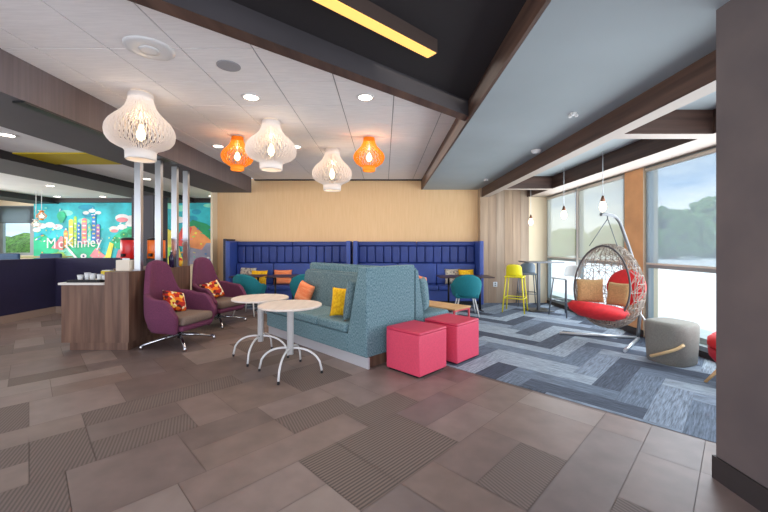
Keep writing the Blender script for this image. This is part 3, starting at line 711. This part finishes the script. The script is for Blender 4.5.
# ================================================================== PENDANTS (slatted)
def slat_lamp(loc, W, H, prof, m, nfin, label, cat='pendant lamp', energy=3.2, cord=0, name='pendant_lamp', group=None):
    t = thing(name, label, cat, loc, 0, group)      # loc = bottom centre
    bm = nb(); lathe(bm, [(.05, H-.004), (.07, H-.012), (.07, H)], n=24); obj('ceiling_canopy', bm, M['white_metal'], t)
    def R(z):
        z = z/H
        for (z0, r0), (z1, r1) in zip(prof, prof[1:]):
            if z0 <= z <= z1:
                q_ = (z-z0)/(z1-z0); return (r0+(r1-r0)*q_)*W/2
        return prof[-1][1]*W/2
    bm = nb(); nz_ = 22; th = W*.035; hw = W*.0045
    for k in range(nfin):
        a0 = 2*PI*k/nfin; sg = 1 if k % 2 else -1; prev = None
        for j in range(nz_+1):
            z = H*(.12+.86*j/nz_); r = R(z); a = a0+sg*(PI/nfin)*.5*math.sin(j*PI/2+.0)
            c, s_ = math.cos(a), math.sin(a); tx, ty = -s_*hw, c*hw
            cur = [bm.verts.new((r*c+tx, r*s_+ty, z)), bm.verts.new((r*c-tx, r*s_-ty, z)), bm.verts.new(((r-th)*c-tx, (r-th)*s_-ty, z)), bm.verts.new(((r-th)*c+tx, (r-th)*s_+ty, z))]
            if prev:
                for q_ in range(4): bm.faces.new((prev[q_], prev[(q_+1) % 4], cur[(q_+1) % 4], cur[q_]))
            prev = cur
    obj('shade', bm, m, t)
    bm = nb(); r0 = prof[0][1]*W/2
    lathe(bm, [(r0*.95, 0), (r0, .01), (r0*1.02, H*.14)], n=40, cap=False)
    o = obj('bottom_collar', bm, m, t); sm(o, 0, .006)
    bm = nb(); r1 = prof[-1][1]*W/2
    lathe(bm, [(r1*1.0, H*.84), (r1, H*.96), (r1*.8, H-.012)], n=40, cap=False); o = obj('top_collar', bm, m, t); sm(o, 0, .006)
    bm = nb(); lathe(bm, [(.004, H*.28), (.03, H*.31), (.045, H*.38), (.03, H*.46), (.018, H*.52)], n=16); b_ = obj('bulb', bm, M['bulb'], t)
    bm = nb(); tube(bm, [(0, 0, H*.52), (0, 0, H-.01+cord)], .008, 6); obj('lamp_cord', bm, M['white_metal'], t)
    if energy:
        pl = bpy.data.lights.new('lamp_glow', 'POINT'); pl.energy = energy; pl.color = (1, .72, .42); pl.shadow_soft_size = .05
        lo = bpy.data.objects.new('lamp_glow', pl); C.objects.link(lo); lo.parent = t; lo.location = (0, 0, H*.62)
    return t
PW = [(0, .43), (.15, .45), (.18, .62), (.23, .83), (.30, .96), (.38, 1), (.46, .985), (.54, .90), (.62, .74), (.70, .56), (.78, .44), (.88, .37), (1, .36)]
PO = [(0, .40), (.12, .46), (.16, .62), (.24, .86), (.34, .98), (.42, 1), (.52, .92), (.62, .72), (.72, .52), (.84, .40), (1, .34)]
whl = mat('white lamp slats', (226, 216, 208), .5, trans=0)
orl = mat('orange lamp slats', (255, 150, 14), .5)
gw = 'white slatted pendant lamps'; go = 'orange slatted pendant lamps'
slat_lamp((-2.65, 3.87, 2.335), .66, .735, PW, whl, 84, 'large white slatted pendant lamp, nearest and leftmost, above the counter end', group=gw)
slat_lamp((-1.50, 4.72, 2.41), .66, .66, PW, whl, 76, 'white slatted pendant lamp overlapping the left orange one', group=gw)
slat_lamp((-.89, 6.1, 2.35), .68, .72, PW, whl, 72, 'white slatted pendant lamp closest to the beige wall, rightmost of the white ones', group=gw)
slat_lamp((-2.23, 5.4, 2.55), .47, .52, PO, orl, 44, 'orange slatted pendant lamp left of the middle white lamp', group=go)
slat_lamp((-.23, 5.45, 2.55), .48, .52, PO, orl, 44, 'orange slatted pendant lamp, the rightmost hanging alone', group=go)
slat_lamp((-8.68, 9.0, 2.06), .2, .24, PO, orl, 18, 'small distant orange pendant lamp in front of the mural edge', group=go, energy=0, cord=.51)
slat_lamp((-8.92, 9.1, 1.88), .2, .2, PW, whl, 18, 'small distant white pendant lamp below the orange one at the mural edge', group=gw, energy=0, cord=.73)
# glass bulb pendants in the window bay
for (x, y, z, lb_) in ((3.39, 5.5, 2.03, 'bare bulb pendant nearest the egg chair'), (3.36, 6.63, 2.0, 'bare bulb pendant in the middle of the window bay'), (3.37, 8.15, 1.97, 'bare bulb pendant in front of the plank wall')):
    t = thing('bulb_pendant', lb_, 'pendant lamp', (x, y, z), 0, 'bare bulb pendants')
    bm = nb(); lathe(bm, [(.005, -.1), (.03, -.09), (.05, -.04), (.045, .01), (.025, .07)], n=18); obj('bulb', bm, mat('frosted lit bulb', (255, 232, 196), .3, emit=2.6), t)
    bm = nb(); lathe(bm, [(.034, .06), (.028, .1), (.012, .15)], n=16); obj('socket', bm, mat('copper socket', (120, 84, 66), .35, .8), t)
    bm = nb(); tube(bm, [(0, 0, .14), (0, 0, 2.86-z)], .005, 6); obj('lamp_cord', bm, M['stool_white'], t)

# ================================================================== CEILING FIXTURES
def downlight(x, y, z, label, r=.095, group='recessed downlights'):
    t = thing('downlight', label, 'ceiling light', (x, y, z), 0, group)
    bm = nb(); lathe(bm, [(r*.8, -.008), (r, -.01), (r*1.12, -.002), (r*1.12, 0)], n=32, cap=False); lathe(bm, [(r*.8, -.008), (r*.8, -.001)], n=32, cap=False); obj('trim_ring', bm, M['white_metal'], t)
    bm = nb(); lathe(bm, [(r*.8, -.006), (r*.8, -.002)], n=32); obj('lens', bm, M['downlight'], t)
    for_ = bpy.data.lights.new('downlight_beam', 'SPOT'); for_.energy = 22; for_.color = (1, .84, .66); for_.spot_size = math.radians(110); for_.spot_blend = .8; for_.shadow_soft_size = .08
    lo = bpy.data.objects.new('downlight_beam', for_); C.objects.link(lo); lo.parent = t; lo.location = (0, 0, -.02)
TD = 'round recessed downlight in the tiled ceiling, '
for x, y, lb_ in ((-1.49, 3.98, 'nearest the middle white pendant'), (-.21, 3.98, 'nearest the diagonal beam'), (-2.77, 5.93, 'beside the left orange pendant'), (-1.48, 5.96, 'between the middle and rightmost white pendants'), (-.29, 7.8, 'below the rightmost orange pendant'), (-2.5, 7.8, 'far back left by the beige wall')):
    downlight(x, y, 3.07, TD+lb_)
for x, y, lb_ in ((-4.78, 4.5, 'nearest the camera at the left edge'), (-7.8, 8.3, 'between the two dark beams, brightest'), (-9.3, 10.1, 'farthest left above the mural'), (-8.0, 10.1, 'above the mural town'), (-4.98, 7.45, 'seen between the steel posts'), (-4.85, 10.0, 'just left of the beige wall')):
    downlight(x, y, 2.81, 'recessed downlight in the white hall ceiling, '+lb_)
t = thing('ceiling_diffuser', 'wide white round air diffuser in the tiled ceiling', 'air vent', (-1.98, 3.0, 3.07))
bm = nb(); lathe(bm, [(.12, -.018), (.16, -.016), (.19, -.006), (.19, 0)], n=36); obj('disc', bm, M['white_metal'], t)
bm = nb(); lathe(bm, [(.05, -.026), (.08, -.022), (.08, -.018)], n=24); obj('hub', bm, M['white_metal'], t)
t = thing('ceiling_speaker', 'grey round ceiling speaker beside the air diffuser', 'speaker', (-1.44, 3.29, 3.07))
bm = nb(); lathe(bm, [(.09, -.006), (.105, -.004), (.105, 0)], n=32); obj('grille', bm, mat('grey grille', (158, 156, 158), .7), t)
t = thing('smoke_detector', 'white smoke detector on the grey soffit by the walnut beam', 'smoke detector', (2.25, 5.25, 2.82))
bm = nb(); lathe(bm, [(.04, -.05), (.06, -.035), (.07, -.01), (.07, 0)], n=28); obj('housing', bm, M['white_metal'], t)
bm = nb(); lathe(bm, [(.03, -.056), (.034, -.049)], n=20); obj('sensor', bm, mat('grey sensor', (170, 170, 172), .5), t)
for x, y, lb_ in ((2.02, 3.79, 'triple headed sprinkler on the grey soffit, nearer the camera'), (2.15, 7.5, 'small sprinkler on the grey soffit near the back wall')):
    t = thing('sprinkler', lb_, 'sprinkler', (x, y, 2.82), 0, 'ceiling sprinklers')
    bm = nb(); lathe(bm, [(.03, -.004), (.035, 0)], n=16); obj('escutcheon', bm, M['white_metal'], t)
    for k in range(3):
        a = k*2*PI/3; bm = nb(); lathe(bm, [(.014, -.04), (.02, -.03), (.01, -.004)], .035*math.cos(a), .035*math.sin(a), 10); obj('head', bm, M['white_metal'], t)
t = thing('slot_diffuser', 'long black slot air diffuser along the left soffit edge', 'air vent', (-3.30, 4.4, 2.71))
bm = nb(); box(bm, -.05, .06, -1.2, 1.2, -.018, 0); obj('slot', bm, M['black'], t)
# amber linear light in the black bay
t = thing('linear_light', 'long amber lit linear light in the black ceiling bay', 'ceiling light', (.355, 2.862, 3.02), math.atan2(.683, .803))
bm = nb(); box(bm, -2.6, 0, -.10, .0, -.105, 0); o = obj('housing', bm, mat('dark brown housing', (70, 56, 50), .6), t)
bm = nb(); box(bm, -2.59, -.01, -.095, -.005, -.111, -.105); obj('lens', bm, M['strip'], t)

# ================================================================== SERVICE COUNTER
t = thing('service_counter', 'walnut service counter with a lower left shelf, behind the plum chairs', 'counter', (-4.3, 4.73, 0))
bm = nb(); box(bm, 0, .575, 0, 1.5, .11, .88); obj('low_cabinet', bm, M['walnut'], t)
bm = nb(); box(bm, .577, .9, 0, 1.5, .11, 1.054); box(bm, .15, .576, .7, 1.5, .915, 1.054); obj('high_cabinet', bm, M['walnut'], t)
bm = nb(); box(bm, .08, .86, .04, 1.48, 0, .11); obj('plinth', bm, M['walnut'], t)
bm = nb(); box(bm, -.03, .576, -.02, 1.5, .881, .91, .004); obj('low_worktop', bm, mat('white solid surface', (226, 220, 212), .3), t)
def urn(x, y, col, label, z=1.054):
    t = thing('drink_urn', label, 'drink dispenser', (x, y, z), 0, 'drink urns')
    bm = nb(); box(bm, -.1, .1, -.1, .1, 0, .15, .01); obj('stand', bm, M['black'], t)
    bm = nb(); lathe(bm, [(.118, .15), (.125, .16), (.125, .43), (.12, .44)], n=32); obj('body', bm, mat('urn '+str(col), col, .3), t)
    bm = nb(); lathe(bm, [(.128, .44), (.128, .46), (.09, .475), (.03, .48)], n=32); obj('lid', bm, M['black'], t)
    bm = nb(); box(bm, -.02, .02, -.18, -.12, .18, .23, .006); obj('tap', bm, M['black'], t)
urn(-3.99, 5.58, (200, 28, 26), 'red drink urn on the counter behind the first steel post')
urn(-3.64, 5.68, (238, 110, 14), 'orange drink urn on the counter between the steel posts')
t = thing('paper_box', 'cream napkin box on the counter left of the first steel post', 'box', (-3.62, 4.98, 1.054), 0)
bm = nb(); box(bm, -.09, .09, -.07, .07, 0, .15, .004); obj('carton', bm, mat('cream card', (226, 214, 196), .7), t)
bm = nb(); box(bm, -.05, .05, -.003, .003, .15, .175); obj('napkin', bm, M['stool_white'], t)
t = thing('black_tray', 'flat black tray at the front of the low counter', 'tray', (-4.02, 4.79, .911))
bm = nb(); box(bm, -.22, .22, -.05, .05, 0, .012); box(bm, -.22, .22, -.05, -.04, .012, .03); box(bm, -.22, .22, .04, .05, .012, .03); box(bm, -.22, -.21, -.04, .04, .012, .03); box(bm, .21, .22, -.04, .04, .012, .03)
obj('tray_body', bm, M['black'], t)
for k in range(6):
    t = thing('paper_cup', 'white paper cup stack on the low counter behind the tray, the '+('first', 'second', 'third', 'fourth', 'fifth', 'sixth')[k]+' from left', 'cup', (-4.24+k*.086, 4.96+.015*(k % 2), .911), 0, 'white cup stacks')
    h = .08+.01*((k*3) % 4)
    bm = nb(); lathe(bm, [(.026, 0), (.036, h)], n=18); obj('cup_body', bm, M['stool_white'], t)
    bm = nb(); lathe(bm, [(.037, h-.004), (.039, h), (.037, h+.006)], n=18); obj('rim', bm, mat('cup rim', (196, 200, 206), .5), t)
for k, (x, c, lb_) in enumerate(((-4.12, (214, 190, 30), 'yellow sachet box at the back of the low counter'), (-3.9, (34, 34, 60), 'dark caddy at the back of the low counter'))):
    t = thing('sachet_box', lb_, 'box', (x, 5.3, .911))
    bm = nb(); box(bm, -.07, .07, -.05, .05, 0, .12+.03*k, .004); obj('carton', bm, mat('sachet %d' % k, c, .6), t)
    bm = nb(); box(bm, -.06, .06, -.04, .04, .12+.03*k, .13+.03*k); obj('contents', bm, M['stool_white'], t)
t = thing('syrup_bottle', 'dark purple bottle right of the orange urn', 'bottle', (-3.45, 5.76, 1.054))
bm = nb(); lathe(bm, [(.036, 0), (.038, .17), (.014, .22), (.014, .25)], n=18); obj('glass_body', bm, mat('dark bottle', (40, 30, 66), .2), t)
bm = nb(); lathe(bm, [(.016, .25), (.016, .275)], n=14); obj('cap', bm, M['stool_white'], t)
t = thing('snack_pot', 'red and yellow snack pot on the counter left of the last steel post', 'pot', (-3.5, 6.07, 1.054))
bm = nb(); lathe(bm, [(.04, 0), (.05, .1)], n=18); obj('pot_body', bm, mat('yellow pot', (226, 170, 40), .5), t)
bm = nb(); lathe(bm, [(.052, .1), (.04, .13), (.01, .15)], n=18); obj('lid', bm, mat('red lid', (196, 34, 30), .5), t)
t = thing('glass_tumbler', 'small dark cup between the third steel post and the snack pot', 'cup', (-3.56, 5.99, 1.054))
bm = nb(); lathe(bm, [(.03, 0), (.036, .09)], n=16); obj('cup_body', bm, mat('dark cup', (60, 66, 76), .3), t); bm = nb(); lathe(bm, [(.037, .088), (.039, .095)], n=16); obj('rim', bm, M['black'], t)
for k, y in enumerate((5.0, 5.45, 5.87, 6.2)):
    t = thing('steel_post', 'brushed steel post rising from the counter to the soffit, %s from the left' % ('first', 'second', 'third', 'fourth')[k], 'post', (-3.455, y, 1.054), 0, 'steel posts on the counter')
    bm = nb(); box(bm, -.045, .045, -.03, .03, .012, 1.655, .003); obj('shaft', bm, M['steel'], t)
    bm = nb(); box(bm, -.055, .055, -.045, .045, 0, .012); obj('base_plate', bm, M['steel'], t)

# ================================================================== LEFT BOOTH
t = thing('booth_partition', 'long low navy booth partition with a tan base, left of the counter', 'partition', (-6.85, 7.4, 0))
bm = nb(); box(bm, -.16, 0, -7, 0, .14, 1.15, .01); box(bm, -.16, 1.45, .0, .16, .14, 1.15, .01); obj('upholstered_panel', bm, M['navy'], t)
bm = nb(); box(bm, -.15, -.005, -7, 0.01, 0, .14); box(bm, -.15, 1.44, .01, .15, 0, .14); obj('base_rail', bm, mat('tan base rail', (156, 134, 120), .6), t)
t = thing('booth_table', 'pale long table with a dark post behind the navy partition', 'table', (-8.9, 8.6, 0))
bm = nb(); box(bm, -1.3, 1.1, -.3, .3, 1.12, 1.15, .004); obj('tabletop', bm, mat('olive laminate', (196, 190, 130), .5), t)
for sx in (-.9, .7): bm = nb(); tube(bm, [(sx, 0, 0), (sx, 0, 1.12)], .04, 10); obj('post', bm, M['black'], t)
for x, lb_ in ((-7.55, 'dark teal high seat showing above the navy partition, right one'), (-8.5, 'dark blue seat top showing above the navy partition, left one')):
    t = thing('high_chair_seat', lb_, 'chair', (x, 8.05, 0), 0, 'high seats behind the partition')
    bm = nb(); box(bm, -.24, .24, -.03, .03, .78, 1.23, .028, 4); obj('backrest', bm, mat('deep teal', (20, 62, 96), .7), t)
    bm = nb(); box(bm, -.22, .22, -.42, -.03, .72, .79, .02, 3); obj('seat', bm, MC['deep teal'], t)
    for sx in (-.18, .18):
        for sy in (-.38, -.05): bm = nb(); tube(bm, [(sx, sy, .72), (sx*1.1, sy, 0)], .013, 8); obj('leg', bm, M['black'], t)

# ================================================================== WALL OUTLET
t = thing('wall_outlet', 'white wall outlet low on the plank wall beside the banquette', 'outlet', (2.73, 8.718, .46))
bm = nb(); box(bm, -.05, .05, -.012, 0, -.06, .06, .004); obj('cover_plate', bm, M['stool_white'], t)
bm = nb(); box(bm, -.018, .018, -.015, -.012, .01, .04); box(bm, -.018, .018, -.015, -.012, -.04, -.01); obj('sockets', bm, M['mid_metal'], t)

# ================================================================== HANGING EGG CHAIR  (local: opening faces -y)
def egg(loc, rz, label, post=(.42, .3)):
    t = thing('hanging_egg_chair', label, 'hanging chair', loc, rz, 'hanging egg chairs')
    A, B, H0, H1 = .44, .46, .2, 1.44
    def surf(th, ph):        # th 0 bottom..pi top, ph around
        zc = (H0+H1)/2; hz = (H1-H0)/2; s = math.sin(th); k = 1+.10*math.cos(th)
        return Vector((A*s*k*math.cos(ph), B*s*k*math.sin(ph), zc-hz*math.cos(th)))
    def inside(p):           # opening cut: plane leaning back, towards -y
        return p.y > -.20+.10*(p.z-.8) or p.z < .36
    # rim
    rim = []
    zc = .86
    for k in range(40):
        a = 2*PI*k/40
        # trace the opening on the surface by marching outwards in the cut plane
        dx, dz = math.cos(a), math.sin(a); lo, hi = 0, 1.2
        for _ in range(24):
            m_ = (lo+hi)/2; z = zc+dz*m_; x = dx*m_; y = -.20+.10*(z-.8); zz = (z-(H0+H1)/2)/((H1-H0)/2)
            if abs(zz) >= 1: hi = m_; continue
            th = math.acos(-zz); s = math.sin(th)*(1+.10*math.cos(th))
            if (x/(A*s))**2+(y/(B*s))**2 < 1: lo = m_
            else: hi = m_
        z = zc+dz*lo
        if z < .38: z = .38
        rim.append(Vector((dx*lo, -.20+.10*(z-.8), z)))
    wick = mat('dark wicker', (78, 72, 72), .6)
    bm = nb(); tube(bm, rim, .014, 8, closed=True); obj('rim', bm, wick, t)
    bm = nb(); er = random.Random(4); nph = 26; nth = 17; segs = []
    P = {}
    for i in range(1, nth):
        for j in range(nph): P[i, j] = surf(PI*i/nth, 2*PI*(j+er.uniform(-.3, .3)+(.5 if i % 2 else 0))/nph)
    for i in range(1, nth):
        for j in range(nph):
            for q_ in ((i, (j+1) % nph), (i+1, j), (i+1, (j+(1 if i % 2 else -1)) % nph), (i+2, j), (i+1, (j+2) % nph)):
                if q_ in P and er.random() < .78:
                    a, b_ = P[i, j], P[q_]
                    if inside(a) and inside(b_) : segs.append((a, b_))
    for a, b_ in segs: tube(bm, [a, b_], .0045, 4)
    obj('wicker_basket', bm, mat('woven wicker', (150, 140, 128), .7), t)
    # red seat cushion, folded up the back
    bm = nb(); lathe(bm, [(.02, .31), (.26, .33), (.40, .40), (.44, .47), (.38, .525), (.2, .54), (.01, .535)], 0, -.27, 32, sx=.82, sy=1.05); bmesh.ops.rotate(bm, cent=(0, -.1, .43), matrix=Matrix.Rotation(math.radians(-11), 3, 'X'), verts=bm.verts); o = obj('seat_cushion', bm, M['red_fab'], t)
    bm = nb(); lathe(bm, [(.01, -.05), (.17, -.045), (.26, -.015), (.26, .02), (.17, .05), (.01, .055)], 0, 0, 28)
    bmesh.ops.transform(bm, matrix=Matrix.Translation((.15, .17, .80)) @ Matrix.Rotation(math.radians(78), 4, 'X') , verts=bm.verts); obj('back_cushion', bm, M['red_fab'], t)
    # chains
    top = Vector((0, -.02, 1.80))
    for a in (Vector((-.2, -.14, 1.4)), Vector((.2, -.14, 1.4))):
        bm = nb(); tube(bm, [top, a], .006, 6); obj('chain', bm, M['mid_metal'], t)
    px, py = post
    st = mat('silver tube', (206, 208, 210), .3, .6)
    bm = nb(); dv = Vector((px, py, 0)); hz = dv.normalized()
    pts = [dv+Vector((0, 0, .03)), dv+Vector((0, 0, .6))+hz*.04, dv*.88+Vector((0, 0, 1.1)), dv*.55+Vector((0, 0, 1.55)), dv*.3+Vector((0, 0, 1.80)), Vector((0, -.02, 1.86)), Vector((0, -.02, 1.86))-hz*.12]
    sm_pts = []
    for i in range(len(pts)-1):
        p0 = pts[max(0, i-1)]; p1 = pts[i]; p2 = pts[i+1]; p3 = pts[min(len(pts)-1, i+2)]
        for q_ in range(5):
            u = q_/5; sm_pts.append(.5*((2*p1)+(p2-p0)*u+(2*p0-5*p1+4*p2-p3)*u*u+(3*p1-p0-3*p2+p3)*u**3))
    sm_pts.append(pts[-1]); tube(bm, sm_pts, .024, 10); obj('stand_pole', bm, mat('grey stand tube', (120, 122, 124), .35, .5), t)
    bm = nb(); tube(bm, [top, Vector((0, -.02, 1.86))], .008, 6); obj('hook', bm, M['mid_metal'], t)
    return t, dv, st
EC = Vector((3.30, 5.22, 0)); ER = math.radians(-62)
Mi = Matrix.Rotation(-ER, 4, 'Z')
def loc_(x, y, z=.024): return Mi @ Vector((x-EC.x, y-EC.y, z))
pw = loc_(3.82, 5.34, 0)
t, dv, st = egg(EC, ER, 'wicker egg chair with red cushions hanging before the ochre pillar', (pw.x, pw.y))
def foot(t, a, b_, st):
    bm = nb(); tube(bm, [a, b_], .022, 10); obj('stand_foot', bm, st, t)
foot(t, loc_(3.80, 5.34), loc_(2.78, 5.62), st); foot(t, loc_(3.80, 5.30), loc_(3.16, 4.66), st)
bm = nb(); tube(bm, [loc_(3.83, 5.3, .38), loc_(3.86, 4.92)], .015, 8); obj('stand_brace', bm, st, t)
# red lounge seat half hidden by the column
t = thing('low_lounge_chair', 'rounded red lounge chair on pale wooden legs, half hidden behind the dark column', 'chair', (3.62, 3.5, 0), math.radians(-70))
bm = nb(); lathe(bm, [(.1, .20), (.26, .21), (.31, .27), (.32, .36)], n=36, sy=1.0); obj('seat_shell', bm, mat('dark red shell', (176, 26, 44), .6), t)
bm = nb(); lathe(bm, [(.30, .362), (.325, .38), (.32, .45), (.27, .50), (.1, .515), (.01, .515)], n=36); obj('seat_cushion', bm, M['red_fab'], t)
for sx in (-1, 1):
    for sy in (-1, 1): bm = nb(); tube(bm, [(.14*sx, .14*sy, .21), (.25*sx, .25*sy, 0)], .018, 8, rr=[.02, .013]); obj('leg', bm, M['oak'], t)
# cushions in the egg chair
pillow('tan woven cushion in the egg chair, left', (3.12, 5.36, .545), .38, .36, .12, M['tan_fab'], math.radians(-10), -.1, 0, 'tan_cushion')
pillow('tan woven cushion in the egg chair, right, by the wicker side', (3.30, 5.02, .545), .34, .34, .11, M['tan_fab'], math.radians(-70), -.15, 0, 'tan_cushion')

# grey pouf with strap
t = thing('round_pouf', 'grey felt pouf with a pale wooden strap handle in front of the window', 'pouf', (3.48, 4.3, 0), math.radians(20))
bm = nb()
n_ = 40
def sq(a, r): 
    c, s_ = math.cos(a), math.sin(a); k = (abs(c)**3.2+abs(s_)**3.2)**(-1/3.2); return r*k*c, r*k*s_
prof = [(.2, 0), (.215, .02), (.225, .2), (.235, .4), (.235, .46), (.22, .487), (.18, .497)]
rings = [[bm.verts.new((*sq(2*PI*k/n_, r), z)) for k in range(n_)] for r, z in prof]
for a, b_ in zip(rings, rings[1:]):
    for k in range(n_): bm.faces.new((a[k], a[(k+1) % n_], b_[(k+1) % n_], b_[k])).smooth = True
bm.faces.new(rings[0][::-1]); bm.faces.new(rings[-1])
obj('body', bm, mat('sage grey felt', (132, 130, 122), .95, var=.06, scale=(80, 80, 80), bump=.2), t)
bm = nb(); pts = []
for k in range(15):
    a = math.radians(160+k*5.4); rr = .235+.03*math.sin(PI*k/14); x, y = sq(a, rr); pts.append((x, y, .07+.2*(k/14)**1.2))
for a, b_ in zip(pts, pts[1:]):
    pass
tube(bm, pts, .018, 8); obj('handle', bm, mat('pale birch strap', (226, 196, 146), .5), t)
